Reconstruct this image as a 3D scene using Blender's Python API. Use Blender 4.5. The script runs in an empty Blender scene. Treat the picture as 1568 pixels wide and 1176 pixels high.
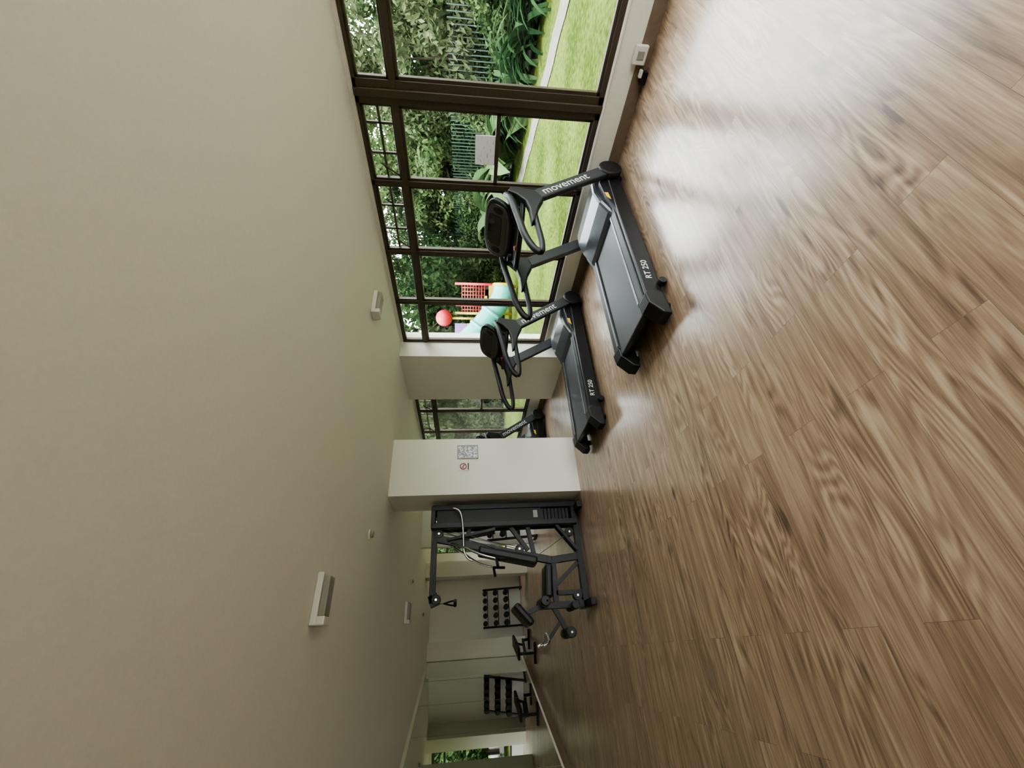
import bpy, math, random, bmesh
import numpy as np
from mathutils import Vector, Matrix
random.seed(7); np.random.seed(7)
scene = bpy.context.scene
COL = scene.collection

# ------------------------------------------------------------------ materials
def new_mat(name):
    m = bpy.data.materials.new(name); m.use_nodes = True
    nt = m.node_tree
    return m, nt, nt.nodes["Principled BSDF"]

def N(nt, t, **kw):
    n = nt.nodes.new(t)
    for k, v in kw.items(): setattr(n, k, v)
    return n

def mat(name, col, rough=0.5, metal=0.0, var=0.08, scale=20.0, bump=0.0, coat=0.0, spec=0.5):
    m, nt, b = new_mat(name)
    tc = N(nt, "ShaderNodeTexCoord")
    no = N(nt, "ShaderNodeTexNoise"); no.inputs["Scale"].default_value = scale; no.inputs["Detail"].default_value = 2
    nt.links.new(tc.outputs["Object"], no.inputs["Vector"])
    r = N(nt, "ShaderNodeValToRGB")
    r.color_ramp.elements[0].position = 0.3; r.color_ramp.elements[1].position = 0.7
    r.color_ramp.elements[0].color = tuple(c*(1-var) for c in col)+(1,)
    r.color_ramp.elements[1].color = tuple(min(1, c*(1+var)) for c in col)+(1,)
    nt.links.new(no.outputs["Fac"], r.inputs["Fac"])
    nt.links.new(r.outputs["Color"], b.inputs["Base Color"])
    b.inputs["Roughness"].default_value = rough
    b.inputs["Metallic"].default_value = metal
    b.inputs["Coat Weight"].default_value = coat
    b.inputs["Specular IOR Level"].default_value = spec
    if bump > 0:
        bp = N(nt, "ShaderNodeBump"); bp.inputs["Strength"].default_value = bump; bp.inputs["Distance"].default_value = 0.01
        nt.links.new(no.outputs["Fac"], bp.inputs["Height"]); nt.links.new(bp.outputs["Normal"], b.inputs["Normal"])
    return m

def math_node(nt, op, a, b=None, c=None):
    n = N(nt, "ShaderNodeMath", operation=op)
    for i, v in enumerate((a, b, c)):
        if v is None: continue
        if isinstance(v, (int, float)): n.inputs[i].default_value = v
        else: nt.links.new(v, n.inputs[i])
    return n.outputs[0]

def floor_mat():
    m, nt, b = new_mat("wood_floor")
    L = nt.links
    tc = N(nt, "ShaderNodeTexCoord")
    br = N(nt, "ShaderNodeTexBrick"); br.offset = 0.37; br.offset_frequency = 2
    br.inputs["Color1"].default_value = (0,0,0,1); br.inputs["Color2"].default_value = (1,1,1,1)
    br.inputs["Mortar"].default_value = (0.5,0.5,0.5,1)
    br.inputs["Scale"].default_value = 1.0; br.inputs["Mortar Size"].default_value = 0.0009
    br.inputs["Mortar Smooth"].default_value = 0.3
    br.inputs["Brick Width"].default_value = 1.3; br.inputs["Row Height"].default_value = 0.19
    L.new(tc.outputs["Object"], br.inputs["Vector"])
    bw = N(nt, "ShaderNodeRGBToBW"); L.new(br.outputs["Color"], bw.inputs[0]); rnd = bw.outputs[0]
    off = math_node(nt, "MULTIPLY", rnd, 41.0)
    def stretched(sx, sy, scale, detail, dist):
        mp = N(nt, "ShaderNodeMapping"); mp.inputs["Scale"].default_value = (sx, sy, 1)
        L.new(tc.outputs["Object"], mp.inputs["Vector"])
        n = N(nt, "ShaderNodeTexNoise"); n.noise_dimensions = '4D'
        n.inputs["Scale"].default_value = scale; n.inputs["Detail"].default_value = detail
        n.inputs["Distortion"].default_value = dist
        L.new(mp.outputs[0], n.inputs["Vector"]); L.new(off, n.inputs["W"])
        return n.outputs["Fac"]
    big = stretched(0.85, 5.2, 1.2, 1.2, 0.35)
    ring = math_node(nt, "SINE", math_node(nt, "MULTIPLY", big, 50.0))
    ring = math_node(nt, "POWER", math_node(nt, "ABSOLUTE", ring), 2.2)
    mask = stretched(0.9, 2.5, 1.3, 1.0, 0.0)
    mr = N(nt, "ShaderNodeMapRange"); mr.inputs["From Min"].default_value = 0.43; mr.inputs["From Max"].default_value = 0.58
    L.new(mask, mr.inputs["Value"])
    fine = stretched(2.5, 75.0, 2.0, 3.0, 0.2)
    mid = stretched(1.0, 16.0, 1.6, 3.0, 0.6)
    broad = stretched(0.7, 3.2, 1.2, 1.0, 0.2)
    knot = stretched(3.0, 7.5, 1.3, 0.5, 0.3)
    kr = N(nt, "ShaderNodeMapRange"); kr.inputs["From Min"].default_value = 0.69; kr.inputs["From Max"].default_value = 0.83
    L.new(knot, kr.inputs["Value"])
    v = math_node(nt, "MULTIPLY_ADD", math_node(nt, "SUBTRACT", fine, 0.5), 0.95, 0.55)
    v = math_node(nt, "ADD", v, math_node(nt, "MULTIPLY", math_node(nt, "SUBTRACT", mid, 0.5), 1.5))
    v = math_node(nt, "ADD", v, math_node(nt, "MULTIPLY", math_node(nt, "SUBTRACT", broad, 0.5), 0.5))
    rg = math_node(nt, "MULTIPLY", math_node(nt, "MULTIPLY", math_node(nt, "SUBTRACT", ring, 0.40), 0.40), mr.outputs[0])
    v = math_node(nt, "ADD", v, rg)
    v = math_node(nt, "ADD", v, math_node(nt, "MULTIPLY", math_node(nt, "SUBTRACT", rnd, 0.5), 0.10))
    v = math_node(nt, "SUBTRACT", v, math_node(nt, "MULTIPLY", kr.outputs[0], 0.65))
    r = N(nt, "ShaderNodeValToRGB"); cr = r.color_ramp
    cr.elements[0].position = 0.0; cr.elements[0].color = (0.100, 0.064, 0.042, 1)
    cr.elements[1].position = 1.0; cr.elements[1].color = (0.46, 0.34, 0.235, 1)
    e = cr.elements.new(0.5); e.color = (0.285, 0.190, 0.125, 1)
    L.new(v, r.inputs["Fac"])
    mx = N(nt, "ShaderNodeMix", data_type='RGBA')
    L.new(br.outputs["Fac"], mx.inputs["Factor"]); L.new(r.outputs["Color"], mx.inputs[6]); mx.inputs[7].default_value = (0.13,0.085,0.057,1)
    L.new(mx.outputs[2], b.inputs["Base Color"])
    ro = math_node(nt, "MULTIPLY_ADD", fine, 0.12, 0.25)
    L.new(ro, b.inputs["Roughness"])
    b.inputs["Coat Weight"].default_value = 0.5; b.inputs["Coat Roughness"].default_value = 0.18
    bp = N(nt, "ShaderNodeBump"); bp.inputs["Strength"].default_value = 0.10; bp.inputs["Distance"].default_value = 0.002
    L.new(v, bp.inputs["Height"]); L.new(bp.outputs["Normal"], b.inputs["Normal"])
    return m

def glass_mat():
    m, nt, b = new_mat("window_glass")
    nt.nodes.remove(b)
    out = nt.nodes["Material Output"]
    t = N(nt, "ShaderNodeBsdfTransparent"); t.inputs[0].default_value = (0.95,0.97,0.96,1)
    g = N(nt, "ShaderNodeBsdfGlossy"); g.inputs["Roughness"].default_value = 0.01
    lw = N(nt, "ShaderNodeLayerWeight"); lw.inputs["Blend"].default_value = 0.2
    f = math_node(nt, "MULTIPLY_ADD", lw.outputs["Fresnel"], 0.4, 0.01)
    mx = N(nt, "ShaderNodeMixShader")
    nt.links.new(f, mx.inputs[0]); nt.links.new(t.outputs[0], mx.inputs[1]); nt.links.new(g.outputs[0], mx.inputs[2])
    nt.links.new(mx.outputs[0], out.inputs["Surface"])
    return m

def leaf_mat(name, c0, c1, c2, trans=0.35):
    m, nt, b = new_mat(name)
    L = nt.links
    tc = N(nt, "ShaderNodeTexCoord")
    no = N(nt, "ShaderNodeTexNoise"); no.inputs["Scale"].default_value = 1.4; no.inputs["Detail"].default_value = 2
    geo = N(nt, "ShaderNodeNewGeometry"); oi = N(nt, "ShaderNodeObjectInfo")
    L.new(tc.outputs["Object"], no.inputs["Vector"])
    v = math_node(nt, "ADD", math_node(nt, "MULTIPLY", no.outputs["Fac"], 0.6), math_node(nt, "MULTIPLY", geo.outputs["Random Per Island"], 0.35))
    v = math_node(nt, "ADD", v, math_node(nt, "MULTIPLY", math_node(nt, "SUBTRACT", oi.outputs["Random"], 0.5), 0.35))
    r = N(nt, "ShaderNodeValToRGB"); cr = r.color_ramp
    cr.elements[0].position = 0.2; cr.elements[0].color = c0+(1,)
    cr.elements[1].position = 0.85; cr.elements[1].color = c2+(1,)
    e = cr.elements.new(0.5); e.color = c1+(1,)
    L.new(v, r.inputs["Fac"])
    d = N(nt, "ShaderNodeBsdfDiffuse"); L.new(r.outputs["Color"], d.inputs[0])
    nt.nodes.remove(b)
    tr = N(nt, "ShaderNodeBsdfTranslucent"); L.new(r.outputs["Color"], tr.inputs[0])
    mx = N(nt, "ShaderNodeMixShader"); mx.inputs[0].default_value = trans
    L.new(d.outputs[0], mx.inputs[1]); L.new(tr.outputs[0], mx.inputs[2])
    L.new(mx.outputs[0], nt.nodes["Material Output"].inputs["Surface"])
    return m

def sign_mat(name, base, ink, sx, sy, thr=0.55):
    m, nt, b = new_mat(name); L = nt.links
    tc = N(nt, "ShaderNodeTexCoord"); mp = N(nt, "ShaderNodeMapping"); mp.inputs["Scale"].default_value = (sx, sx, sy)
    L.new(tc.outputs["Object"], mp.inputs["Vector"])
    no = N(nt, "ShaderNodeTexNoise"); no.inputs["Scale"].default_value = 1.0; no.inputs["Detail"].default_value = 3
    L.new(mp.outputs[0], no.inputs["Vector"])
    r = N(nt, "ShaderNodeValToRGB"); r.color_ramp.interpolation = 'CONSTANT'
    r.color_ramp.elements[0].color = base+(1,); r.color_ramp.elements[1].position = thr; r.color_ramp.elements[1].color = ink+(1,)
    L.new(no.outputs["Fac"], r.inputs["Fac"]); L.new(r.outputs["Color"], b.inputs["Base Color"]); b.inputs["Roughness"].default_value = 0.4
    return m

M = {}
M['floor'] = floor_mat()
M['ceil'] = mat("ceiling_paint", (0.70,0.678,0.615), 0.9, var=0.02, scale=60, bump=0.05)
M['wall'] = mat("wall_paint", (0.69,0.675,0.585), 0.8, var=0.02, scale=40, bump=0.05)
M['wallw'] = mat("wall_paint_white", (0.76,0.74,0.69), 0.8, var=0.02, scale=40, bump=0.05)
M['base'] = mat("baseboard_brown", (0.16,0.115,0.08), 0.5, var=0.1)
M['frame'] = mat("bronze_aluminium", (0.070,0.056,0.040), 0.38, 0.35, var=0.12, scale=60)
M['glass'] = glass_mat()
M['black'] = mat("black_paint", (0.007,0.007,0.008), 0.4, var=0.2, scale=40, spec=0.3)
M['plastic'] = mat("black_plastic", (0.009,0.009,0.010), 0.5, var=0.15, scale=150, bump=0.05, spec=0.35)
M['belt'] = mat("running_belt", (0.024,0.025,0.028), 0.5, var=0.2, scale=300, bump=0.2)
M['grey'] = mat("slate_grey_paint", (0.036,0.038,0.041), 0.4, var=0.1, scale=60, spec=0.4)
M['hood'] = mat("hood_gloss", (0.035,0.038,0.042), 0.28, var=0.1, scale=30, coat=0.3)
M['silver'] = mat("silver_strip", (0.16,0.16,0.16), 0.4, 0.4, var=0.1)
M['chrome'] = mat("chrome", (0.50,0.50,0.51), 0.2, 1.0, var=0.03)
M['screen'] = mat("screen_glass", (0.004,0.004,0.005), 0.06, var=0.1, coat=0.4)
M['white'] = mat("white_plastic", (0.62,0.60,0.54), 0.5, var=0.02)
M['lens'] = mat("grey_lens", (0.27,0.255,0.22), 0.3, var=0.05)
M['text'] = mat("white_print", (0.6,0.6,0.6), 0.5, var=0.02)
M['yellow'] = mat("yellow_sticker", (0.75,0.5,0.03), 0.5)
M['pad'] = mat("vinyl_pad", (0.009,0.009,0.010), 0.45, var=0.2, scale=80, bump=0.1, spec=0.35)
M['paper'] = sign_mat("printed_paper", (0.85,0.85,0.92), (0.55,0.57,0.65), 14, 90, 0.62)
M['poster'] = sign_mat("poster_print", (0.60,0.60,0.58), (0.18,0.20,0.22), 45, 45, 0.50)
K=0.38   # garden colours darkened so the strong sky does not overexpose them
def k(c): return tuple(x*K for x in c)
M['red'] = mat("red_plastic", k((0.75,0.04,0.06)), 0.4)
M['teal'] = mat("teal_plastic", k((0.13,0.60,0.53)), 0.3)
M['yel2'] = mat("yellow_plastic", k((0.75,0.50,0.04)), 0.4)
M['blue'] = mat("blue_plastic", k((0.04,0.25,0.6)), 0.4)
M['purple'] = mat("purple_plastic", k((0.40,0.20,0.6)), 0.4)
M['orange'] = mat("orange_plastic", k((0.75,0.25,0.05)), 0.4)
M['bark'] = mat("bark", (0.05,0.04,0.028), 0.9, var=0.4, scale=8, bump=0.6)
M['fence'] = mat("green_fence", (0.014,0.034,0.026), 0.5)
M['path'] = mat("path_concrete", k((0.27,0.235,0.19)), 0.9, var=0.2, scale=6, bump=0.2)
M['bounce_ground'] = mat("bounce_ground_concrete", (0.40,0.38,0.34), 0.9, var=0.15, scale=3, bump=0.2)  # pale tone for the added ground that bounces sky light
M['soil'] = mat("soil", (0.03,0.026,0.018), 0.95, var=0.5, scale=5, bump=0.5)
M['leafA'] = leaf_mat("leaf_green", (0.010,0.021,0.010), (0.040,0.068,0.027), (0.105,0.145,0.058))
M['leafB'] = leaf_mat("leaf_olive", (0.014,0.022,0.011), (0.058,0.078,0.037), (0.145,0.170,0.088))
M['leafC'] = leaf_mat("leaf_banana", (0.025,0.050,0.018), (0.060,0.100,0.04), (0.12,0.165,0.08))
M['leafD'] = leaf_mat("leaf_strap", (0.008,0.020,0.009), (0.024,0.048,0.020), (0.062,0.094,0.045))
def grass_mat():
    m, nt, b = new_mat("grass"); L = nt.links
    tc = N(nt, "ShaderNodeTexCoord")
    n1 = N(nt, "ShaderNodeTexNoise"); n1.inputs["Scale"].default_value = 0.6; n1.inputs["Detail"].default_value = 4
    n2 = N(nt, "ShaderNodeTexNoise"); n2.inputs["Scale"].default_value = 14; n2.inputs["Detail"].default_value = 6
    L.new(tc.outputs["Object"], n1.inputs["Vector"]); L.new(tc.outputs["Object"], n2.inputs["Vector"])
    v = math_node(nt, "ADD", math_node(nt, "MULTIPLY", n1.outputs["Fac"], 0.5), math_node(nt, "MULTIPLY", n2.outputs["Fac"], 0.5))
    r = N(nt, "ShaderNodeValToRGB"); cr = r.color_ramp
    cr.elements[0].position = 0.40; cr.elements[0].color = (0.028,0.044,0.009,1)
    cr.elements[1].position = 0.60; cr.elements[1].color = (0.084,0.107,0.027,1)
    L.new(v, r.inputs["Fac"]); L.new(r.outputs["Color"], b.inputs["Base Color"]); b.inputs["Roughness"].default_value = 0.95
    b.inputs["Specular IOR Level"].default_value = 0.0
    bp = N(nt, "ShaderNodeBump"); bp.inputs["Strength"].default_value = 0.8; bp.inputs["Distance"].default_value = 0.05
    L.new(n2.outputs["Fac"], bp.inputs["Height"]); L.new(bp.outputs["Normal"], b.inputs["Normal"])
    return m
M['grass'] = grass_mat()
m, nt, b = new_mat("mirror_silver")
b.inputs["Base Color"].default_value = (0.80,0.85,0.81,1); b.inputs["Metallic"].default_value = 1; b.inputs["Roughness"].default_value = 0.015
M['mirror'] = m

# ------------------------------------------------------------------ geometry helpers
def empty(name, loc=(0,0,0)):
    e = bpy.data.objects.new(name, None); e.location = loc; e.empty_display_size = 0.2
    COL.objects.link(e); return e

def mobj(name, verts, faces, material, parent=None, smooth=False, bevel=0.0, loc=None, seg=2):
    me = bpy.data.meshes.new(name)
    me.from_pydata([tuple(v) for v in verts], [], [tuple(f) for f in faces]); me.update()
    if isinstance(material, (list, tuple)):
        for mm in material: me.materials.append(mm)
    else: me.materials.append(material)
    o = bpy.data.objects.new(name, me); COL.objects.link(o)
    if smooth:
        me.shade_smooth()
    if bevel > 0:
        md = o.modifiers.new("bevel", 'BEVEL'); md.width = bevel; md.segments = seg; md.limit_method = 'ANGLE'; md.angle_limit = math.radians(40)
    if parent: o.parent = parent
    if loc: o.location = loc
    return o

BF = [(0,3,2,1),(4,5,6,7),(0,1,5,4),(1,2,6,5),(2,3,7,6),(3,0,4,7)]
def boxv(x0,x1,y0,y1,z0,z1):
    return [(x0,y0,z0),(x1,y0,z0),(x1,y1,z0),(x0,y1,z0),(x0,y0,z1),(x1,y0,z1),(x1,y1,z1),(x0,y1,z1)]
def box(name, x0,x1,y0,y1,z0,z1, material, parent=None, bevel=0.0, seg=2):
    return mobj(name, boxv(x0,x1,y0,y1,z0,z1), BF, material, parent, bevel=bevel, seg=seg)
def boxes(name, lst, material, parent=None, bevel=0.0):
    V=[]; F=[]
    for bb in lst:
        k=len(V); V+=boxv(*bb); F+=[tuple(i+k for i in f) for f in BF]
    return mobj(name, V, F, material, parent, bevel=bevel)
def fix_normals(o):
    bm = bmesh.new(); bm.from_mesh(o.data); bmesh.ops.recalc_face_normals(bm, faces=bm.faces); bm.to_mesh(o.data); bm.free()
def prism(name, poly, y0, y1, material, parent=None, bevel=0.0, smooth=False):
    n=len(poly); V=[(p[0],y0,p[1]) for p in poly]+[(p[0],y1,p[1]) for p in poly]
    F=[tuple(range(n)), tuple(range(2*n-1,n-1,-1))]
    for i in range(n): j=(i+1)%n; F.append((i,i+n,j+n,j))
    o = mobj(name,V,F,material,parent,bevel=bevel)
    fix_normals(o); return o
def smooth_path(pts, k=6):
    P=[Vector(p) for p in pts]
    if len(P)<3: return P
    out=[]
    for i in range(len(P)-1):
        p0=P[max(i-1,0)];p1=P[i];p2=P[i+1];p3=P[min(i+2,len(P)-1)]
        for j in range(k):
            t=j/k
            out.append(0.5*((2*p1)+(p2-p0)*t+(2*p0-5*p1+4*p2-p3)*t*t+(3*p1-p0-3*p2+p3)*t**3))
    out.append(P[-1]); return out
def tube(name, pts, r, material, parent=None, n=12, curved=True, sy=1.0, cap=True):
    P = smooth_path(pts) if curved else [Vector(p) for p in pts]
    V=[];F=[]; rr = r if isinstance(r,(list,tuple)) else None
    t0=(P[1]-P[0]).normalized()
    up=Vector((0,1,0)) if abs(t0.y)<0.9 else Vector((0,0,1))
    a=(up-t0*up.dot(t0)).normalized()
    for i,p in enumerate(P):
        t=(P[min(i+1,len(P)-1)]-P[max(i-1,0)]).normalized()
        a=(a-t*a.dot(t)).normalized(); b_=t.cross(a)
        ri = r if rr is None else rr[0]+(rr[1]-rr[0])*i/(len(P)-1)
        for k in range(n):
            an=2*math.pi*k/n
            V.append(p+a*math.cos(an)*ri*sy+b_*math.sin(an)*ri)
    for i in range(len(P)-1):
        for k in range(n):
            k2=(k+1)%n
            F.append((i*n+k,i*n+k2,(i+1)*n+k2,(i+1)*n+k))
    if cap:
        F.append(tuple(range(n-1,-1,-1))); F.append(tuple((len(P)-1)*n+k for k in range(n)))
    return mobj(name,V,F,material,parent,smooth=True)
def cyl(name, p0, p1, r, material, parent=None, n=24, bevel=0.0):
    o = tube(name,[p0,p1],r,material,parent,n=n,curved=False)
    for p in o.data.polygons:
        if len(p.vertices)>4: p.use_smooth=False
    if bevel: 
        md=o.modifiers.new("bevel",'BEVEL'); md.width=bevel; md.segments=2; md.limit_method='ANGLE'; md.angle_limit=math.radians(50)
    return o
def bar(name, p0, p1, w, h, material, parent=None, bevel=0.004):
    p0=Vector(p0);p1=Vector(p1);t=(p1-p0).normalized()
    up=Vector((0,1,0)) if abs(t.y)<0.9 else Vector((1,0,0))
    a=(up-t*up.dot(t)).normalized(); b_=t.cross(a)
    V=[]
    for p in (p0,p1):
        for s,q in ((-1,-1),(1,-1),(1,1),(-1,1)):
            V.append(p+a*s*w/2+b_*q*h/2)
    F=[(0,3,2,1),(4,5,6,7),(0,1,5,4),(1,2,6,5),(2,3,7,6),(3,0,4,7)]
    o=mobj(name,V,F,material,parent,bevel=bevel); fix_normals(o); return o
def plate(name, center, ax, ay, outline, thick, material, parent=None, bevel=0.0):
    c=Vector(center);ax=Vector(ax).normalized();ay=Vector(ay).normalized();n=ax.cross(ay)
    k=len(outline)
    V=[c+ax*p[0]+ay*p[1]-n*thick/2 for p in outline]+[c+ax*p[0]+ay*p[1]+n*thick/2 for p in outline]
    F=[tuple(range(k-1,-1,-1)),tuple(range(k,2*k))]
    for i in range(k): j=(i+1)%k; F.append((i,j,j+k,i+k))
    o=mobj(name,V,F,material,parent,bevel=bevel); fix_normals(o); return o
def superell(a,b,e=2.6,n=40,skew=0.0):
    out=[]
    for i in range(n):
        t=2*math.pi*i/n; c=math.cos(t); s=math.sin(t)
        x=a*math.copysign(abs(c)**(2/e),c); y=b*math.copysign(abs(s)**(2/e),s)
        out.append((x*(1+skew*y/b),y))
    return out
def text(name, body, size, loc, mat3, material, parent):
    cu=bpy.data.curves.new(name,'FONT'); cu.body=body; cu.size=size; cu.extrude=0.0008; cu.offset=0.0004; cu.align_x='CENTER'; cu.align_y='CENTER'
    cu.materials.append(material)
    o=bpy.data.objects.new(name,cu); COL.objects.link(o)
    o.matrix_local = Matrix.Translation(loc) @ mat3.to_4x4()
    o.parent=parent
    return o

# ------------------------------------------------------------------ room shell
XW=4.27; HC=2.64; YB=-2.6; YF=13.6
def left_x(y): return 0.10-1.6*(YF-y)/5.2
xl0=left_x(YB); xl1=left_x(YF)
mobj("floor",[(xl0-0.25,YB-0.2,-0.1),(XW+0.2,YB-0.2,-0.1),(XW+0.2,YF+0.2,-0.1),(xl1-0.25,YF+0.2,-0.1),
              (xl0-0.25,YB-0.2,0),(XW+0.2,YB-0.2,0),(XW+0.2,YF+0.2,0),(xl1-0.25,YF+0.2,0)],BF,M['floor'])
mobj("ceiling",[(xl0-0.25,YB-0.2,HC),(XW+0.25,YB-0.2,HC),(XW+0.25,YF+0.2,HC),(xl1-0.25,YF+0.2,HC),
              (xl0-0.25,YB-0.2,HC+0.3),(XW+0.25,YB-0.2,HC+0.3),(XW+0.25,YF+0.2,HC+0.3),(xl1-0.25,YF+0.2,HC+0.3)],BF,M['ceil'])
mobj("wall_left",[(xl0-0.2,YB,0),(xl0,YB,0),(xl1,YF,0),(xl1-0.2,YF,0),(xl0-0.2,YB,HC),(xl0,YB,HC),(xl1,YF,HC),(xl1-0.2,YF,HC)],BF,M['wall'])
DXA,DXB=0.6,3.6
boxes("wall_back",[(xl0-0.1,DXA,YB-0.2,YB,0,HC),(DXB,XW+0.2,YB-0.2,YB,0,HC),(DXA,DXB,YB-0.2,YB,2.35,HC)],M['wallw'])  # middle gap is an added opening for fill daylight
FXA,FXB=2.72,4.0
boxes("wall_far",[(xl1-0.1,FXA,YF,YF+0.2,0,HC),(FXB,XW+0.2,YF,YF+0.2,0,HC),(FXA,FXB,YF,YF+0.2,0,0.32),(FXA,FXB,YF,YF+0.2,2.55,HC)],M['wallw'])
ZS=0.32; ZT=2.60
boxes("wall_right",[(XW,XW+0.2,YB,5.2,0,ZS),(XW,XW+0.2,YB,5.2,ZT,HC),
                    (XW,XW+0.2,6.5,9.4,0,ZS),(XW,XW+0.2,6.5,9.4,ZT,HC),
                    (XW,XW+0.2,9.4,10.4,0,HC),(XW,XW+0.2,13.2,YF,0,HC),
                    (XW,XW+0.2,10.4,13.2,0,ZS),(XW,XW+0.2,10.4,13.2,ZT,HC)],M['wall'])
box("wall_pillar_window",3.98,XW+0.2,5.2,6.5,0,HC,M['wall'])
box("wall_pillar_room",1.85,2.68,5.5,6.2,0,HC,M['wall'])
box("wall_partition",2.15,XW,10.0,10.15,0,HC,M['wallw'])
box("wall_partition_end",1.75,2.1,11.6,12.1,0,HC,M['wall'])
box("wall_column",-0.05,0.38,13.05,YF,0,HC,M['wall'])
box("wall_column_far",2.05,2.40,13.1,YF,0,HC,M['wall'])
box("baseboard_right",XW-0.015,XW,YB,5.2,0,0.11,M['base'],bevel=0.003)
box("baseboard_right_far",XW-0.015,XW,6.5,10.0,0,0.11,M['base'],bevel=0.003)
box("trim_window_sill",XW-0.03,XW+0.01,YB,5.2,ZS-0.02,ZS,M['wallw'],bevel=0.004)

# windows ---------------------------------------------------------
X0,X1=XW-0.01,XW+0.06
def window(idx,y0,y1,tr=2.25,mid=None,grille=False,jl=0.03,jr=0.03,mull=()):
    e=empty(f"window_{idx}",(XW,(y0+y1)/2,ZS))
    ox,oy,oz=XW,(y0+y1)/2,ZS
    def L(b): return (b[0]-ox,b[1]-ox,b[2]-oy,b[3]-oy,b[4]-oz,b[5]-oz)
    fr=[(X0,X1,y0,y0+jl,ZS,ZT),(X0,X1,y1-jr,y1,ZS,ZT),(X0,X1,y0,y1,ZS,ZS+0.05),(X0,X1,y0,y1,ZT-0.035,ZT),
        (X0-0.005,X1,y0,y1,tr-0.03,tr+0.03)]
    for q in mull: fr.append((X0,X1,q-0.04,q+0.04,ZS,ZT))
    boxes("frame",[L(b) for b in fr],M['frame'],e,bevel=0.004)
    s=0.028; a=X0+0.015; c=X1-0.01
    sash=[]
    def ring(ya,yb,za,zb,w=s):
        sash.extend([(a,c,ya,ya+w,za,zb),(a,c,yb-w,yb,za,zb),(a,c,ya,yb,za,za+w),(a,c,ya,yb,zb-w,zb)])
    ed=[y0+jl]+[q for q in mull]+[y1-jr]
    for i in range(len(ed)-1):
        ring(ed[i],ed[i+1],ZS+0.05,tr-0.03); 
        ring(ed[i],ed[i+1],tr+0.03,ZT-0.035,0.02)
    if mid: sash.append((a,c,y0,y1,mid-0.02,mid+0.02))
    boxes("sash",[L(b) for b in sash],M['frame'],e,bevel=0.003)
    if grille:
        g=[]; w=(y1-y0)
        for kk in (1,2): g.append((X1-0.01,X1+0.015,y0+w*kk/3-0.011,y0+w*kk/3+0.011,tr,ZT))
        g.append((X1-0.01,X1+0.015,y0,y1,(tr+ZT)/2-0.011,(tr+ZT)/2+0.011))
        boxes("security_grille",[L(b) for b in g],M['frame'],e)
        bar("awning_handle",(-0.03,(y1-0.10)-oy,tr+0.04-oz),(0.02,(y1-0.20)-oy,tr+0.22-oz),0.016,0.016,M['frame'],e)
    box("pane",0.028,0.032,y0+0.01-oy,y1-0.01-oy,0.03,ZT-ZS-0.02,M['glass'],e)
    return e
window(1,YB,1.69,jr=0.10,mull=(-0.55,))
w2=window(2,1.69,2.54,mid=1.29,grille=True,jl=0.10)
window(3,2.54,3.44,grille=True)
window(4,3.44,4.31); window(5,4.31,5.2)
w6=window(6,6.5,7.45,mid=1.29,grille=True); window(7,7.45,8.4,grille=True); window(8,8.4,9.4)
window(9,10.4,11.8); window(10,11.8,13.2)
box("trim_window_post",XW-0.035,XW-0.011,1.655,1.725,ZS,ZT,M['frame'],bevel=0.008)
def glazed(idx,xa_,xb_,yy,za,zb,n,tr=None):
    cx=(xa_+xb_)/2; e=empty(f"window_{idx}",(cx,yy,za)); xa=xa_-cx; xb=xb_-cx; h=zb-za
    fr=[]
    for i in range(n+1):
        xx=xa+(xb-xa)*i/n; fr.append((max(xa,xx-0.035),min(xb,xx+0.035),-0.03,0.03,0.0,h))
    fr+= [(xa,xb,-0.03,0.03,0,0.06),(xa,xb,-0.03,0.03,h-0.06,h)]
    if tr: fr.append((xa,xb,-0.03,0.03,tr-za-0.03,tr-za+0.03))
    boxes("frame",fr,M['frame'],e,bevel=0.004); box("pane",xa,xb,-0.002,0.002,0.03,h-0.03,M['glass'],e)
glazed(11,DXA,DXB,YB-0.1,0,2.35,3)  # added glazing behind the camera, unseen, lets sky light brighten the room
glazed(12,FXA,FXB,YF+0.06,0.32,2.55,2,2.2)
box("paper_notice",0.020,0.026,2.01-2.115,2.30-2.115,1.31-ZS,1.51-ZS,M['paper'],w2)
box("paper_notice",0.020,0.026,6.85-6.975,7.12-6.975,1.31-ZS,1.51-ZS,M['paper'],w6)

# mirrors on the left wall ----------------------------------------
e=empty("wall_mirror",(left_x(9.5),9.5,0))
y=13.0; kk=0
dv=Vector((1.6,5.2,0)).normalized(); nv=Vector((dv.y,-dv.x,0))
while y>5.5:
    y2=y-1.15
    pa=Vector((left_x(y),y,0)); pb=Vector((left_x(y2+0.014),y2+0.014,0)); o0=Vector(e.location)
    V=[]
    for z in (0.14,HC-0.06):
        for q in (pb+nv*0.002,pb+nv*0.012,pa+nv*0.012,pa+nv*0.002):
            V.append(Vector((q.x,q.y,z))-o0)
    o=mobj(f"mirror_panel_{kk+1}",V,BF,M['mirror'],e); fix_normals(o)
    y=y2;kk+=1
pa=Vector((left_x(13.0),13.0,0)); pb=Vector((left_x(YB),YB,0))
V=[]
for z in (0.0,0.10):
    for q in (pb,pb+nv*0.016,pa+nv*0.016,pa): V.append((q.x,q.y,z))
o=mobj("baseboard_left",V,BF,M['base']); fix_normals(o)

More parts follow.
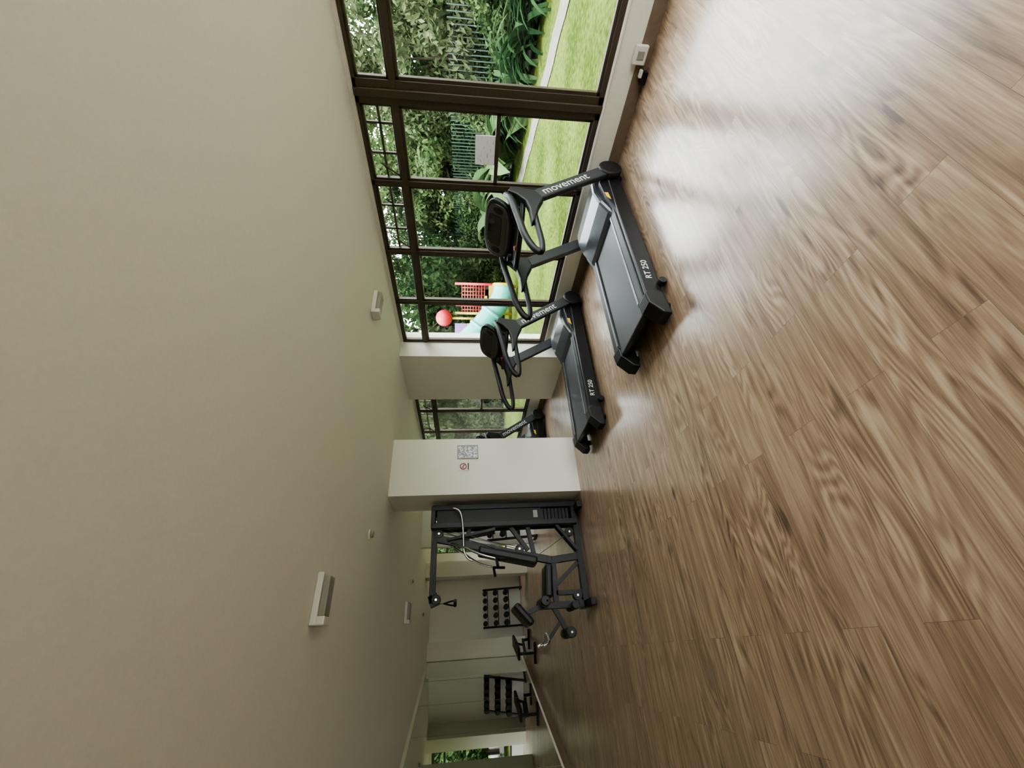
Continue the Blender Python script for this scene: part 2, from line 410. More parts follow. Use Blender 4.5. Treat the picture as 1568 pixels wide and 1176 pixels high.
# ceiling devices -------------------------------------------------
def emergency_lamp(x,y):
    e=empty("emergency_light",(x,y,HC-0.001))
    box("housing",-0.165,0.165,-0.070,0.070,-0.045,0.0,M['white'],e,bevel=0.008)
    prism("diffuser",[(-0.11,-0.045),(0.155,-0.045),(0.14,-0.09),(-0.11,-0.09)],-0.060,0.060,M['lens'],e,bevel=0.006)
    box("end_cap",-0.165,-0.110,-0.065,0.065,-0.095,-0.03,M['white'],e,bevel=0.008)
for x,y in ((0.40,3.31),(3.36,3.45),(0.69,8.1)): emergency_lamp(x,y)
def smoke(x,y):
    e=empty("smoke_detector",(x,y,HC-0.001))
    cyl("base_ring",(0,0,0),(0,0,-0.018),0.055,M['white'],e,bevel=0.004)
    cyl("sensor_head",(0,0,-0.018),(0,0,-0.05),0.035,M['lens'],e,bevel=0.008)
for x,y in ((1.16,4.67),(1.27,8.7),(0.9,11.2)): smoke(x,y)

e=empty("framed_poster",(2.47,5.5,1.58))
boxes("frame",[(-0.105,0.105,-0.014,-0.001,0.135,0.15),(-0.105,0.105,-0.014,-0.001,-0.15,-0.135),(-0.105,-0.092,-0.014,-0.001,-0.15,0.15),(0.092,0.105,-0.014,-0.001,-0.15,0.15)],M['lens'],e,bevel=0.003)
box("print",-0.092,0.092,-0.008,-0.001,-0.135,0.135,M['poster'],e)
e=empty("no_smoking_sign",(2.25,5.5,1.63))
box("plaque",-0.065,0.065,-0.006,-0.001,-0.08,0.08,M['white'],e,bevel=0.002)
ring=[(0.042*math.cos(t),-0.009,0.012+0.042*math.sin(t)) for t in [i*math.pi/12 for i in range(25)]]
tube("red_ring",ring,0.006,M['red'],e,n=6,curved=False,cap=False)
bar("red_slash",(-0.03,-0.009,0.042),(0.03,-0.009,-0.018),0.004,0.009,M['red'],e,bevel=0)
box("cigarette",-0.025,0.025,-0.010,-0.006,0.008,0.016,M['black'],e)
box("caption",-0.05,0.05,-0.008,-0.005,-0.065,-0.05,M['black'],e)

e=empty("wall_outlet",(XW-0.016,1.24,0.11))
box("housing",-0.045,0,-0.07,0.07,-0.055,0.055,M['white'],e,bevel=0.008)
box("socket",-0.049,-0.044,-0.03,0.03,-0.03,0.03,M['lens'],e,bevel=0.002)
e=empty("power_plug",(XW-0.05,1.40,0.0))
box("body",-0.03,0.03,-0.05,0.05,0.0,0.05,M['black'],e,bevel=0.008)
box("top",-0.022,0.022,-0.06,-0.0,0.05,0.075,M['white'],e,bevel=0.005)

# ------------------------------------------------------------------ treadmill
def treadmill(x,y):
    e=empty("treadmill",(x,y,0))
    B,P,G=M['black'],M['plastic'],M['grey']
    for s in (-1,1):
        ya,yb=(0.325,0.405) if s>0 else (-0.405,-0.325)
        prism("side_rail_%s"%("r" if s<0 else "l"),[(0.10,0.04),(1.96,0.05),(1.98,0.17),(1.25,0.190),(0.14,0.190),(0.06,0.13)],ya,yb,B,e,bevel=0.010)
        yc=s*0.315
        prism("foot_rail_%d"%(s+2),[(0.12,0.178),(1.36,0.178),(1.36,0.205),(0.14,0.202)],yc-0.055,yc+0.055,P,e,bevel=0.006)
        prism("rail_strip_%d"%(s+2),[(0.16,0.203),(1.32,0.206),(1.32,0.210),(0.16,0.207)],s*0.275-0.012,s*0.275+0.012,M['silver'],e)
        y0,y1=sorted((s*0.27,s*0.42))
        prism("end_cap_%d"%(s+2),[(-0.06,0.03),(0.17,0.045),(0.20,0.16),(0.15,0.208),(0.05,0.195),(-0.05,0.10)],y0,y1,P,e,bevel=0.014)
        cyl("rear_foot_%d"%(s+2),(0.07,s*0.35,0.0),(0.07,s*0.35,0.05),0.032,P,e)
        cyl("level_knob_%d"%(s+2),(0.27,s*0.40,0.035),(0.27,s*0.455,0.035),0.034,P,e,bevel=0.006)
        cyl("wheel_%d"%(s+2),(1.88,s*0.33,0.045),(1.88,s*0.37,0.045),0.045,P,e)
        q0=Vector((1.89,s*0.43,0.16)); q1=Vector((1.38,s*0.40,1.00))
        bar("upright_%d"%(s+2),q0,q1,0.055,0.140,G,e,bevel=0.012)
        cyl("pivot_hub_%d"%(s+2),(1.89,s*0.395,0.15),(1.89,s*0.475,0.15),0.12,P,e,bevel=0.02)
        prism("arm_head_%d"%(s+2),[(1.49,0.92),(1.36,0.88),(1.22,0.94),(1.02,0.99),(0.98,1.03),(1.18,1.035),(1.30,1.06),(1.40,1.14),(1.45,1.22),(1.53,1.18),(1.50,1.05)],*sorted((s*0.365,s*0.43)),P,e,bevel=0.016)
        hy=s*0.40
        tube("handrail_upper_%d"%(s+2),[(1.52,s*0.34,1.22),(1.36,hy,1.190),(1.08,hy,1.140),(0.84,hy,1.10),(0.67,hy,1.04),(0.615,hy,0.985)],0.032,P,e,sy=0.85)
        tube("handrail_lower_%d"%(s+2),[(1.25,hy,0.975),(1.12,hy,0.985),(0.95,hy,0.975),(0.76,hy,0.962),(0.655,hy,0.968),(0.615,hy,0.985)],0.027,P,e)
        cyl("cup_holder_%d"%(s+2),(1.36,s*0.255,1.07),(1.36,s*0.255,1.17),0.055,P,e,bevel=0.008)
    box("running_belt",0.05,1.42,-0.265,0.265,0.165,0.190,M['belt'],e,bevel=0.010)
    box("deck_under",0.12,1.40,-0.32,0.32,0.09,0.163,B,e)
    cyl("rear_roller",(0.07,-0.26,0.145),(0.07,0.26,0.145),0.04,B,e)
    prof=[(1.30,0.19),(1.36,0.235),(1.50,0.30),(1.66,0.335),(1.82,0.325),(1.93,0.27),(1.98,0.18),(1.97,0.07),(1.30,0.07)]
    prism("motor_hood",prof,-0.335,0.335,M['hood'],e,bevel=0.03)
    for nm,a_,b_ in (("hood_side_l",0.33,0.385),("hood_side_r",-0.385,-0.33)):
        prism(nm,[(1.22,0.185),(1.34,0.20),(1.50,0.25),(1.75,0.27),(1.90,0.22),(1.90,0.15),(1.22,0.15)],a_,b_,P,e,bevel=0.012)
    prism("warning_sticker",[(1.46,0.205),(1.57,0.215),(1.57,0.250),(1.50,0.240)],-0.3880,-0.3852,M['yellow'],e)
    tube("cross_bar",[(1.36,-0.37,1.07),(1.22,-0.28,1.085),(1.16,-0.12,1.09),(1.16,0.12,1.09),(1.22,0.28,1.085),(1.36,0.37,1.07)],0.026,P,e)
    cyl("emergency_stop",(1.17,0,1.11),(1.165,0,1.135),0.022,M['red'],e)
    ay=Vector((0.62,0,0.78)).normalized(); ax=Vector((0,-1,0)); nrm=ax.cross(ay)
    if nrm.x>0: ax=-ax; nrm=ax.cross(ay)
    c=Vector((1.45,0,1.27))
    plate("console_body",c,ax,ay,superell(0.32,0.170,2.8,44,0.06),0.055,P,e,bevel=0.018)
    plate("console_back",c-nrm*0.045-ay*0.02,ax,ay,superell(0.25,0.12,2.4,36),0.06,P,e,bevel=0.02)
    plate("console_face",c+nrm*0.030,ax,ay,superell(0.285,0.142,2.8,40),0.008,M['hood'],e,bevel=0.003)
    plate("screen",c+nrm*0.036+ay*0.03,ax,ay,superell(0.17,0.080,8,32),0.008,M['screen'],e,bevel=0.003)
    plate("key_panel",c+nrm*0.036-ay*0.085,ax,ay,superell(0.18,0.022,5,32),0.006,G,e,bevel=0.002)
    for s in (-1,1):
        plate("speaker_%d"%(s+2),c+nrm*0.035+ax*s*0.225,ax,ay,superell(0.032,0.055,2.4,24),0.006,B,e)
    prism("console_neck",[(1.30,1.05),(1.46,1.05),(1.52,1.22),(1.38,1.20)],-0.33,0.33,P,e,bevel=0.02)
    prism("console_tray",[(1.20,1.06),(1.36,1.05),(1.40,1.15),(1.24,1.11)],-0.30,0.30,P,e,bevel=0.02)
    d=(Vector((1.38,-0.40,1.00))-Vector((1.89,-0.43,0.16))).normalized()
    nn=Vector((0,-1,0)); nn=(nn-d*nn.dot(d)).normalized()
    tx=-d; ty=nn.cross(tx)
    if ty.z<0: tx=-tx; ty=nn.cross(tx)
    Mx=Matrix((tx,ty,nn)).transposed()
    mid=Vector((1.89,-0.43,0.16)).lerp(Vector((1.38,-0.40,1.0)),0.58)+nn*0.0285
    text("arm_lettering","movement",0.130,mid,Mx,M['text'],e)
    Mr=Matrix((Vector((1,0,0)),Vector((0,0,1)),Vector((0,-1,0)))).transposed()
    text("rail_lettering","RT 250",0.075,Vector((0.44,-0.4062,0.115)),Mr,M['text'],e)
    return e
for yc in (2.58,4.38,7.65): treadmill(2.15,yc)

# ------------------------------------------------------------------ multi gym
def multi_gym(x,y):
    e=empty("multi_gym_machine",(x,y,0)); B,C,P=M['black'],M['chrome'],M['pad']
    bar("base_beam",(-0.64,0,0.055),(0.66,0,0.055),0.08,0.08,B,e)
    bar("base_front_foot",(-0.60,-0.32,0.04),(-0.60,0.32,0.04),0.08,0.07,B,e)
    bar("base_rear_foot",(0.60,-0.33,0.04),(0.60,0.30,0.04),0.08,0.07,B,e)
    for i,xx in enumerate((0.43,0.67)):
        bar("tower_post_%d"%(i+1),(xx,-0.06,0.05),(xx,-0.06,2.06),0.11,0.07,B,e)
        bar("tower_post_back_%d"%(i+1),(xx,0.18,0.05),(xx,0.18,2.06),0.05,0.05,B,e)
    box("tower_shroud",0.455,0.645,0.16,0.175,0.10,2.0,B,e)
    box("tower_front_shroud",0.465,0.635,-0.095,-0.085,0.55,2.0,M['plastic'],e)
    box("tower_foot_plate",0.41,0.69,-0.11,0.21,0.05,0.12,B,e,bevel=0.005)
    box("tower_cap",0.40,0.70,-0.11,0.21,2.02,2.08,B,e,bevel=0.005)
    for i in range(13):
        z=0.14+i*0.052
        box("weight_plate_%d"%(i+1),0.468,0.632,-0.05,0.14,z,z+0.045,M['black'],e,bevel=0.003)
    for i,xx in enumerate((0.50,0.60)): cyl("guide_rod_%d"%(i+1),(xx,0.04,0.1),(xx,0.04,2.03),0.010,C,e,n=12)
    box("stack_label",0.50,0.60,-0.0975,-0.0955,0.30+0.3,0.36+0.3,M['lens'],e)
    bar("top_beam",(-0.50,0,2.03),(0.42,0,2.03),0.07,0.075,B,e)
    bar("top_beam_end",(-0.53,0,1.98),(-0.40,0,2.03),0.07,0.12,B,e)
    bar("main_post",(0.28,0,2.0),(-0.06,0,0.45),0.07,0.095,B,e)
    bar("lower_post",(-0.06,0,0.46),(-0.02,0,0.06),0.07,0.09,B,e)
    bar("stay_upper",(0.42,0,1.55),(0.20,0,1.60),0.05,0.06,B,e)
    bar("stay_lower",(0.42,0,0.75),(0.0,0,0.68),0.05,0.06,B,e)
    bar("stay_diagonal",(0.42,0,1.0),(0.08,0,0.76),0.05,0.06,B,e)
    bar("back_pad",(0.10,0,1.44),(-0.075,0,0.66),0.28,0.11,P,e,bevel=0.030)
    bar("seat_pad",(-0.52,0,0.56),(-0.12,0,0.52),0.32,0.10,P,e,bevel=0.030)
    bar("seat_beam",(-0.62,0,0.45),(-0.03,0,0.43),0.06,0.07,B,e)
    bar("seat_strut",(-0.36,0,0.42),(-0.10,0,0.10),0.05,0.05,B,e)
    bar("front_post",(-0.60,0,0.06),(-0.60,0,0.68),0.08,0.08,B,e)
    bar("front_post_2",(-0.46,0.0,0.06),(-0.46,0,0.44),0.06,0.06,B,e)
    bar("curl_post",(-0.60,0,0.64),(-0.68,0,0.88),0.05,0.05,B,e)
    bar("arm_curl_pad",(-0.58,0,1.00),(-0.80,0,0.80),0.46,0.09,P,e,bevel=0.030)
    bar("leg_lever",(-0.60,0,0.50),(-0.90,0,0.34),0.05,0.06,B,e)
    bar("leg_arm",(-0.78,0,0.42),(-0.98,0,0.60),0.04,0.04,B,e)
    cyl("leg_axle_1",(-0.91,-0.24,0.34),(-0.91,0.24,0.34),0.012,C,e,n=12)
    cyl("leg_axle_3",(-0.56,-0.24,0.60),(-0.56,0.24,0.60),0.012,C,e,n=12)
    for s in (-1,1):
        cyl("roller_a_%d"%(s+2),(-0.91,s*0.05,0.34),(-0.91,s*0.22,0.34),0.06,P,e,bevel=0.01)
        cyl("roller_c_%d"%(s+2),(-0.56,s*0.05,0.62),(-0.56,s*0.24,0.62),0.06,P,e,bevel=0.01)
        cyl("roller_d_%d"%(s+2),(-0.62,s*0.06,0.24),(-0.62,s*0.22,0.24),0.05,P,e,bevel=0.01)
        tube("curl_grip_%d"%(s+2),[(-0.90,s*0.03,0.62),(-0.96,s*0.12,0.61),(-1.0,s*0.22,0.63),(-1.03,s*0.24,0.70)],0.015,C,e)
        tube("press_arm_%d"%(s+2),[(0.20,s*0.05,1.80),(0.12,s*0.20,1.64),(0.0,s*0.30,1.42),(-0.06,s*0.32,1.22)],0.015,C,e)
        cyl("press_grip_%d"%(s+2),(-0.06,s*0.32,1.22),(-0.18,s*0.32,1.20),0.018,P,e)
        cyl("press_grip_v_%d"%(s+2),(-0.06,s*0.32,1.22),(-0.07,s*0.32,1.06),0.018,P,e)
        bar("press_link_%d"%(s+2),(0.25,s*0.05,1.86),(0.36,s*0.10,1.20),0.03,0.04,B,e)
        bar("tower_knee_%d"%(s+2),(0.42,s*0.05,0.36),(0.05,s*0.05,0.08),0.03,0.04,B,e)
    tube("lat_bar",[(0.64,-0.18,1.78),(0.60,-0.19,1.70),(0.50,-0.20,1.66),(0.30,-0.20,1.64),(0.08,-0.20,1.63),(-0.02,-0.20,1.58),(-0.05,-0.20,1.52)],0.014,C,e)
    for i,(px,pz) in enumerate(((-0.46,1.98),(0.34,1.97),(0.50,2.0),(0.30,0.16),(-0.02,0.72),(0.10,0.88),(-0.50,0.16))):
        cyl("pulley_%d"%(i+1),(px,-0.04,pz),(px,0.04,pz),0.06,B,e,bevel=0.006)
        cyl("pulley_hub_%d"%(i+1),(px,-0.045,pz),(px,0.045,pz),0.014,C,e,n=12)
    for i,(a,b_) in enumerate((((-0.46,-0.045,2.02),(0.34,-0.045,2.01)),((-0.505,0,1.98),(-0.505,0,1.88)),((0.34,-0.045,1.95),(0.13,-0.045,0.9)),
                      ((0.28,-0.045,0.18),(-0.02,-0.045,0.68)),((0.10,-0.045,0.92),(0.40,-0.045,1.9)),((0.55,0.04,1.98),(0.55,0.04,0.92)),
                      ((0.30,-0.10,1.64),(0.36,-0.045,1.96)),((-0.02,-0.045,0.78),(0.36,-0.045,1.92)))):
        cyl("cable_%d"%(i+1),a,b_,0.005,M['silver'],e,n=8)
    tube("hanging_handle",[(-0.505,0,1.88),(-0.53,-0.05,1.80),(-0.54,-0.07,1.74)],0.010,B,e,n=8)
    tube("hanging_handle_2",[(-0.505,0,1.88),(-0.48,0.05,1.80),(-0.47,0.07,1.74)],0.010,B,e,n=8)
    cyl("hanging_grip",(-0.54,-0.08,1.74),(-0.47,0.08,1.74),0.02,B,e)
    return e
multi_gym(1.08,5.86)

# ------------------------------------------------------------------ dumbbell racks, benches
def dumbbell_rack(x,y,w):
    e=empty("dumbbell_rack",(x,y,0))
    for s in (-1,1):
        bar("leg_%d"%(s+2),(s*w/2,-0.28,0.02),(s*w/2,0.0,1.12),0.04,0.05,M['black'],e)
        bar("foot_%d"%(s+2),(s*w/2,-0.34,0.02),(s*w/2,0.12,0.02),0.04,0.04,M['black'],e)
    for r,(yy,zz) in enumerate(((-0.20,0.40),(-0.12,0.70),(-0.05,1.0))):
        box("shelf_%d"%(r+1),-w/2,w/2,yy-0.10,yy+0.10,zz-0.015,zz,M['grey'],e,bevel=0.003)
        n=int(w/0.17)
        for i in range(n):
            cx=-w/2+ (i+0.5)*w/n; rr=0.072-0.005*(r)
            cyl("dumbbell_head_a_%d_%d"%(r,i),(cx,yy-0.12,zz+rr),(cx,yy-0.03,zz+rr),rr,M['plastic'],e,n=12,bevel=0.006)
            cyl("dumbbell_head_b_%d_%d"%(r,i),(cx,yy+0.03,zz+rr),(cx,yy+0.12,zz+rr),rr,M['plastic'],e,n=12,bevel=0.006)
            cyl("dumbbell_bar_%d_%d"%(r,i),(cx,yy-0.03,zz+rr),(cx,yy+0.03,zz+rr),0.014,M['chrome'],e,n=8)
dumbbell_rack(1.12,13.35,0.95)
dumbbell_rack(2.45,9.82,0.5)
def bench(x,y,rot):
    e=empty("weight_bench",(x,y,0)); e.rotation_euler=(0,0,rot)
    bar("seat_pad",(-0.50,0,0.40),(-0.12,0,0.40),0.26,0.06,M['pad'],e,bevel=0.02)
    bar("back_pad",(-0.08,0,0.40),(0.50,0,0.42),0.26,0.06,M['pad'],e,bevel=0.02)
    bar("spine",(-0.50,0,0.26),(0.52,0,0.18),0.06,0.06,M['black'],e)
    bar("rear_leg",(0.48,0,0.20),(0.54,0,0.03),0.05,0.05,M['black'],e)
    bar("front_leg",(-0.46,0,0.37),(-0.46,0,0.03),0.05,0.05,M['black'],e)
    bar("front_foot",(-0.46,-0.22,0.03),(-0.46,0.22,0.03),0.06,0.05,M['black'],e)
    bar("rear_foot",(0.54,-0.22,0.03),(0.54,0.22,0.03),0.06,0.05,M['black'],e)
    bar("incline_strut",(0.12,0,0.22),(0.28,0,0.38),0.04,0.04,M['black'],e)
bench(0.12,11.6,1.27)

# ------------------------------------------------------------------ garden
mobj("lawn",[(XW+0.2,-30,-0.06),(45,-30,-0.06),(45,60,-0.06),(-20,60,-0.06),(-20,YF+0.2,-0.06),(XW+0.2,YF+0.2,-0.06)],[(0,1,2,3,4,5)],M['grass'])
mobj("bounce_ground",[(-30,-30,-0.06),(XW+0.2,-30,-0.06),(XW+0.2,YB-0.2,-0.06),(-30,YB-0.2,-0.06)],[(0,1,2,3)],M['bounce_ground'])  # unseen ground added outside the back opening to bounce light onto the ceiling
pp=smooth_path([(6.0,-4,0),(7.9,0,0),(9.1,2.0,0),(10.4,4.2,0),(12.0,6.7,0),(14.0,10,0),(15,14,0)],8)
V=[];F=[]
for i,p in enumerate(pp):
    t=(pp[min(i+1,len(pp)-1)]-pp[max(i-1,0)]).normalized(); n_=Vector((t.y,-t.x,0))
    w_=0.30+0.03*math.sin(i*1.7)
    V+= [p+n_*w_+Vector((0,0,-0.045)), p-n_*w_+Vector((0,0,-0.045))]
for i in range(len(pp)-1): F.append((2*i,2*i+2,2*i+3,2*i+1))
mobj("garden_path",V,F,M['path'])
bp_=[(10.2,-6),(11.2,0.5),(11.9,2.8),(13.0,5.0),(14.4,7.5),(15.6,11),(13.0,16),(8.5,20),(6,30),(40,30),(40,-6)]
mobj("flower_bed_soil",[(a,b_,-0.035) for a,b_ in bp_],[tuple(range(len(bp_)))],M['soil'])

def leaf_cloud(centers, radii, per, size, flat=0.8):
    Vs=[];Fs=[];k=0
    for c,r in zip(centers,radii):
        d=np.random.normal(size=(per,3)); d/=np.linalg.norm(d,axis=1)[:,None]
        rad=r*(0.65+0.4*np.random.rand(per))[:,None]
        p=np.array(c)+d*rad*np.array([1,1,flat])
        nrm=d+0.7*np.random.normal(size=(per,3)); nrm/=np.linalg.norm(nrm,axis=1)[:,None]
        t=np.cross(nrm,np.random.normal(size=(per,3))); t/=np.linalg.norm(t,axis=1)[:,None]
        b_=np.cross(nrm,t); s=(size*(0.6+0.8*np.random.rand(per)))[:,None]
        q=np.stack([p-t*s, p+b_*s*0.45+nrm*s*0.1, p+t*s, p-b_*s*0.45+nrm*s*0.1],axis=1).reshape(-1,3)
        Vs.append(q); Fs.append(np.arange(per*4).reshape(-1,4)+k); k+=per*4
    return np.concatenate(Vs),np.concatenate(Fs)
def plant_mesh(name, V, F, mats, trunk=None):
    V=[tuple(v) for v in V.tolist()]; F=[tuple(f) for f in F.tolist()]; nl=len(F)
    if trunk:
        for (p0,p1,r0,r1) in trunk:
            p0=Vector(p0);p1=Vector(p1);t=(p1-p0).normalized();a=t.orthogonal().normalized();b_=t.cross(a);k=len(V);n=8
            for p,r in ((p0,r0),(p1,r1)):
                for i in range(n):
                    an=2*math.pi*i/n; V.append(tuple(p+a*math.cos(an)*r+b_*math.sin(an)*r))
            for i in range(n): F.append((k+i,k+(i+1)%n,k+n+(i+1)%n,k+n+i))
    me=bpy.data.meshes.new(name); me.from_pydata(V,[],F); me.update()
    for mm in mats: me.materials.append(mm)
    idx=np.zeros(len(F),dtype=np.int32); idx[nl:]=1
    me.polygons.foreach_set("material_index",idx)
    return me
def inst(name, me, loc, s=1.0, rot=None):
    o=bpy.data.objects.new(name,me); o.location=loc; o.scale=(s,s,s*random.uniform(0.9,1.1))
    o.rotation_euler=(0,0,random.uniform(0,6.28) if rot is None else rot); COL.objects.link(o); return o
trees=[]
for v in range(3):
    cs=[];rs=[]
    for i in range(34):
        z=random.uniform(1.2,5.2); R=1.9*math.sin(math.pi*min(1,(z-0.2)/5.6))+0.3
        an=random.uniform(0,6.28); rr=R*math.sqrt(random.random())
        cs.append((rr*math.cos(an),rr*math.sin(an),z)); rs.append(random.uniform(0.45,0.85))
    V,F=leaf_cloud(cs,rs,300,0.10 if v<2 else 0.075)
    br=[((0,0,-0.1),(0.05,0.05,2.6),0.14,0.09),((0.05,0.05,2.6),(0.2,-0.1,4.8),0.09,0.03)]
    for c in cs[:12]: br.append(((0.03,0.03,random.uniform(1.0,2.4)),c,0.05,0.015))
    trees.append(plant_mesh("tree_mesh_%d"%v,V,F,[M['leafA'] if v!=1 else M['leafB'],M['bark']],br))
shrubs=[]
for v in range(3):
    cs=[];rs=[]
    for i in range(14):
        z=random.uniform(0.25,1.5); an=random.uniform(0,6.28); rr=0.9*math.sqrt(random.random())*(1.2-z/2.2)
        cs.append((rr*math.cos(an),rr*math.sin(an),z)); rs.append(random.uniform(0.3,0.5))
    V,F=leaf_cloud(cs,rs,260,0.065)
    shrubs.append(plant_mesh("shrub_mesh_%d"%v,V,F,[M['leafB'] if v==1 else M['leafA'],M['bark']],[((0,0,-0.1),(0,0,1.0),0.04,0.02)]))
def strap_mesh(name,n,length,width,matl,rise=1.0,seg=7):
    V=[];F=[]
    for i in range(n):
        an=random.uniform(0,6.28); L=length*random.uniform(0.7,1.15); el=random.uniform(0.6,1.35)*rise
        d=Vector((math.cos(an),math.sin(an),0)); s_=Vector((-d.y,d.x,0)); p=Vector((0,0,0.02))+d*0.08; ang=el
        k=len(V)
        for j in range(seg+1):
            t=j/seg; w=width*math.sin(math.pi*min(1,0.12+t*0.88))**0.7*0.5+0.003
            V.append(tuple(p-s_*w+Vector((0,0,w*0.35)))); V.append(tuple(p)); V.append(tuple(p+s_*w+Vector((0,0,w*0.35))))
            p=p+(d*math.cos(ang)+Vector((0,0,1))*math.sin(ang))*L/seg; ang-=random.uniform(0.22,0.36)
        for j in range(seg):
            for q in (0,1): F.append((k+3*j+q,k+3*j+q+1,k+3*j+q+4,k+3*j+q+3))
    me=bpy.data.meshes.new(name); me.from_pydata(V,[],F); me.update(); me.materials.append(matl); me.shade_smooth(); return me
strapA=strap_mesh("strap_mesh",60,1.7,0.12,M['leafD'],1.08)
banana=strap_mesh("banana_mesh",13,2.3,0.55,M['leafC'],1.15,9)
pos=[(14.9,-3.0),(15.4,-0.5),(14.8,1.6),(16.2,3.2),(15.6,5.2),(17.2,6.5),(16.6,8.6),(18.4,10.5),(15.9,12.3),(13.5,14.5),(11.5,16.5),(13.0,18.5),(10.0,19.0),(8.0,18.0),(7.5,21.0),(11,22),
     (18.9,0.5),(19.4,4.0),(20.0,8.0),(19.5,13),(17,17),(14,22),(5.8,22.5),(18,-4),(13.4,12.2),(17.5,1.8),(18.0,5.2)]
for i,(a,b_) in enumerate(pos): inst("tree",trees[i%3],(a+random.uniform(-.3,.3),b_+random.uniform(-.3,.3),-0.05),random.uniform(0.95,1.2))
for i in range(46):
    t=i/45
    base=[(12.8,-3),(13.1,1.5),(14.3,4.8),(15.6,8.0),(15.0,12.0),(11.0,15.5),(7.5,17.0)]
    f=t*(len(base)-1); j=min(int(f),len(base)-2); g=f-j
    a=base[j][0]*(1-g)+base[j+1][0]*g+random.uniform(-0.4,0.9); b_=base[j][1]*(1-g)+base[j+1][1]*g+random.uniform(-0.4,0.4)
    inst("shrub",shrubs[i%3],(a,b_,-0.05),random.uniform(0.75,1.35))
for a,b_,s in ((11.9,3.2,1.0),(12.4,4.3,1.1),(11.5,2.0,0.9),(13.2,5.4,1.0),(11.3,0.8,1.0)): inst("strap_leaf_plant",strapA,(a,b_,-0.03),s)
for a,b_,s in ((13.2,6.6,1.25),(13.9,9.2,1.2)): inst("banana_plant",banana,(a,b_,-0.03),s)
for a,b_ in ((6.0,20.0),(4.0,21.0),(2.0,20.5),(0.5,22.0),(7.0,19.0)): inst("tree",trees[random.randrange(3)],(a,b_,-0.05),1.0)
fp=[Vector((13.0,-4,0)),Vector((13.2,1.0,0)),Vector((14.4,6.0,0)),Vector((16.0,11,0)),Vector((12,20,0))]
L=[]
for i in range(len(fp)-1):
    p,q=fp[i],fp[i+1]; n=int((q-p).length/0.14)
    for j in range(n):
        c=p.lerp(q,j/n); L.append((c.x-0.014,c.x+0.014,c.y-0.014,c.y+0.014,-0.05,2.1))
boxes("garden_fence",L,M['fence'])

# playground
e=empty("playground_structure",(9.6,9.6,-0.05))
def pl(x,y,z): return (x-9.6,y-9.6,z+0.05)
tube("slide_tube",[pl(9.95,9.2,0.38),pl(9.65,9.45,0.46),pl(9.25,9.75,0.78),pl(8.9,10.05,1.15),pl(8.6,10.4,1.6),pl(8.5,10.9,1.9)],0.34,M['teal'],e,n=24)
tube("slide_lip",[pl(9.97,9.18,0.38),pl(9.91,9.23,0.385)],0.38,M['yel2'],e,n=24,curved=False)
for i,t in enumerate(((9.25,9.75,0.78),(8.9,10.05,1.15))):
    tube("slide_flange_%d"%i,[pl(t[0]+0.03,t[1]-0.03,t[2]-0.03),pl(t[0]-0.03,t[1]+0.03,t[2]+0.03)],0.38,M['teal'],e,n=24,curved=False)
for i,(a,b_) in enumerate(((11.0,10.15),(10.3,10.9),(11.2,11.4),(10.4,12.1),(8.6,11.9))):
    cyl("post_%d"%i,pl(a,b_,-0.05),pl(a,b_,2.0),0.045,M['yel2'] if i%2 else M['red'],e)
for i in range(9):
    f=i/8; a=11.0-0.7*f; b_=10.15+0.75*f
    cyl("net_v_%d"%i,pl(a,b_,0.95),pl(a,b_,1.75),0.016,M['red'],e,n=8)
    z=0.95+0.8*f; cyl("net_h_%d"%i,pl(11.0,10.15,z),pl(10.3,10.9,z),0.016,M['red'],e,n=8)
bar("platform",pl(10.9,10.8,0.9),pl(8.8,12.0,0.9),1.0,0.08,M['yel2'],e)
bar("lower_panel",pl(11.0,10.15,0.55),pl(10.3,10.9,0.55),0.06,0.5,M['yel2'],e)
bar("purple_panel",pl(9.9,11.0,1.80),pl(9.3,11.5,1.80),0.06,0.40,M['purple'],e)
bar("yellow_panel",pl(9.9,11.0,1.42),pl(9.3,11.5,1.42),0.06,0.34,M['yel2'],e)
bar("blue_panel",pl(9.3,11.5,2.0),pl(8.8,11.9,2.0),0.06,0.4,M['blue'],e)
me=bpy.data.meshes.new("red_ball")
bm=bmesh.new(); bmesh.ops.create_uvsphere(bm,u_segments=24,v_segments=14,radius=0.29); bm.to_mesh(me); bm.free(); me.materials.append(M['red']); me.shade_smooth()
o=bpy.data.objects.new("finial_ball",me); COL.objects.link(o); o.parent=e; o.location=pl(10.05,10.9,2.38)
cyl("finial_post",pl(10.05,10.9,0.9),pl(10.05,10.9,2.15),0.04,M['yel2'],e)
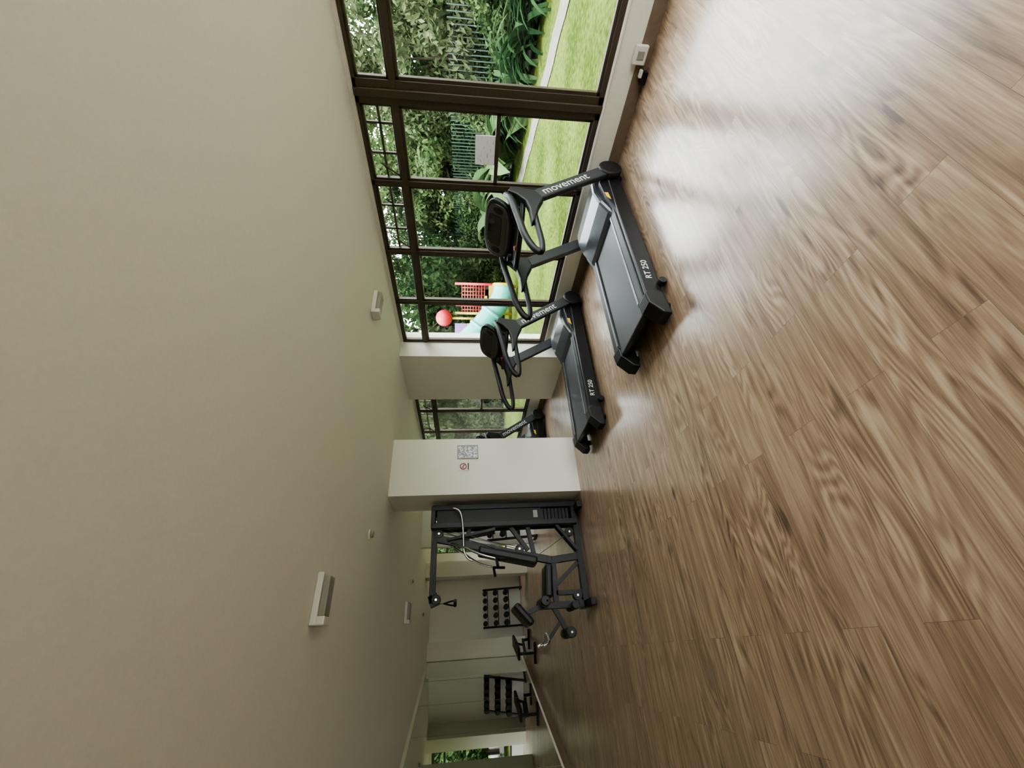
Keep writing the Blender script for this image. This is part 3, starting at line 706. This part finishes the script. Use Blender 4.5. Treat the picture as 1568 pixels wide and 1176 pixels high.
tube("climbing_arch",[pl(11.1,7.6,-0.05),pl(11.1,7.65,0.35),pl(11.2,7.9,0.5),pl(11.3,8.15,0.35),pl(11.3,8.2,-0.05)],0.09,M['orange'],e)

# ------------------------------------------------------------------ light
w=bpy.data.worlds.new("sky_world"); scene.world=w; w.use_nodes=True
nt=w.node_tree; bg=nt.nodes["Background"]
tc=N(nt,"ShaderNodeTexCoord"); sp=N(nt,"ShaderNodeSeparateXYZ"); nt.links.new(tc.outputs["Generated"],sp.inputs[0])
r=N(nt,"ShaderNodeValToRGB"); r.color_ramp.elements[0].position=0.0; r.color_ramp.elements[0].color=(1.0,0.995,0.98,1)
r.color_ramp.elements[1].position=0.9; r.color_ramp.elements[1].color=(0.86,0.92,1.0,1)
nt.links.new(sp.outputs["Z"],r.inputs["Fac"]); nt.links.new(r.outputs["Color"],bg.inputs["Color"])
bg.inputs["Strength"].default_value=14.5
sd=bpy.data.lights.new("sun","SUN"); sd.energy=12.0; sd.angle=math.radians(10); sd.color=(1.0,0.96,0.88)
so=bpy.data.objects.new("sun",sd); COL.objects.link(so)
dirv=Vector((0.55,0.25,-1.0)).normalized()
so.rotation_euler=dirv.to_track_quat('-Z','Y').to_euler(); so.location=(0,0,20)
scene.view_settings.view_transform='AgX'
try: scene.view_settings.look='AgX - Medium High Contrast'
except Exception: pass

# ------------------------------------------------------------------ camera (portrait shot lying on its side)
psi=math.radians(33.6); th=math.radians(6.39)
R=Vector((math.cos(psi),-math.sin(psi),0)); Fh=Vector((math.sin(psi),math.cos(psi),0))
Fw=Fh*math.cos(th)+Vector((0,0,-math.sin(th))); U=Fh*math.sin(th)+Vector((0,0,math.cos(th)))
cd=bpy.data.cameras.new("camera"); cam=bpy.data.objects.new("camera",cd); COL.objects.link(cam)
m3=Matrix((-U,R,-Fw)).transposed()
cam.matrix_world=Matrix.Translation((0,0,1.6))@m3.to_4x4()
cd.sensor_fit='HORIZONTAL'; cd.sensor_width=36; cd.lens=14.35; cd.clip_start=0.05; cd.clip_end=300
scene.camera=cam
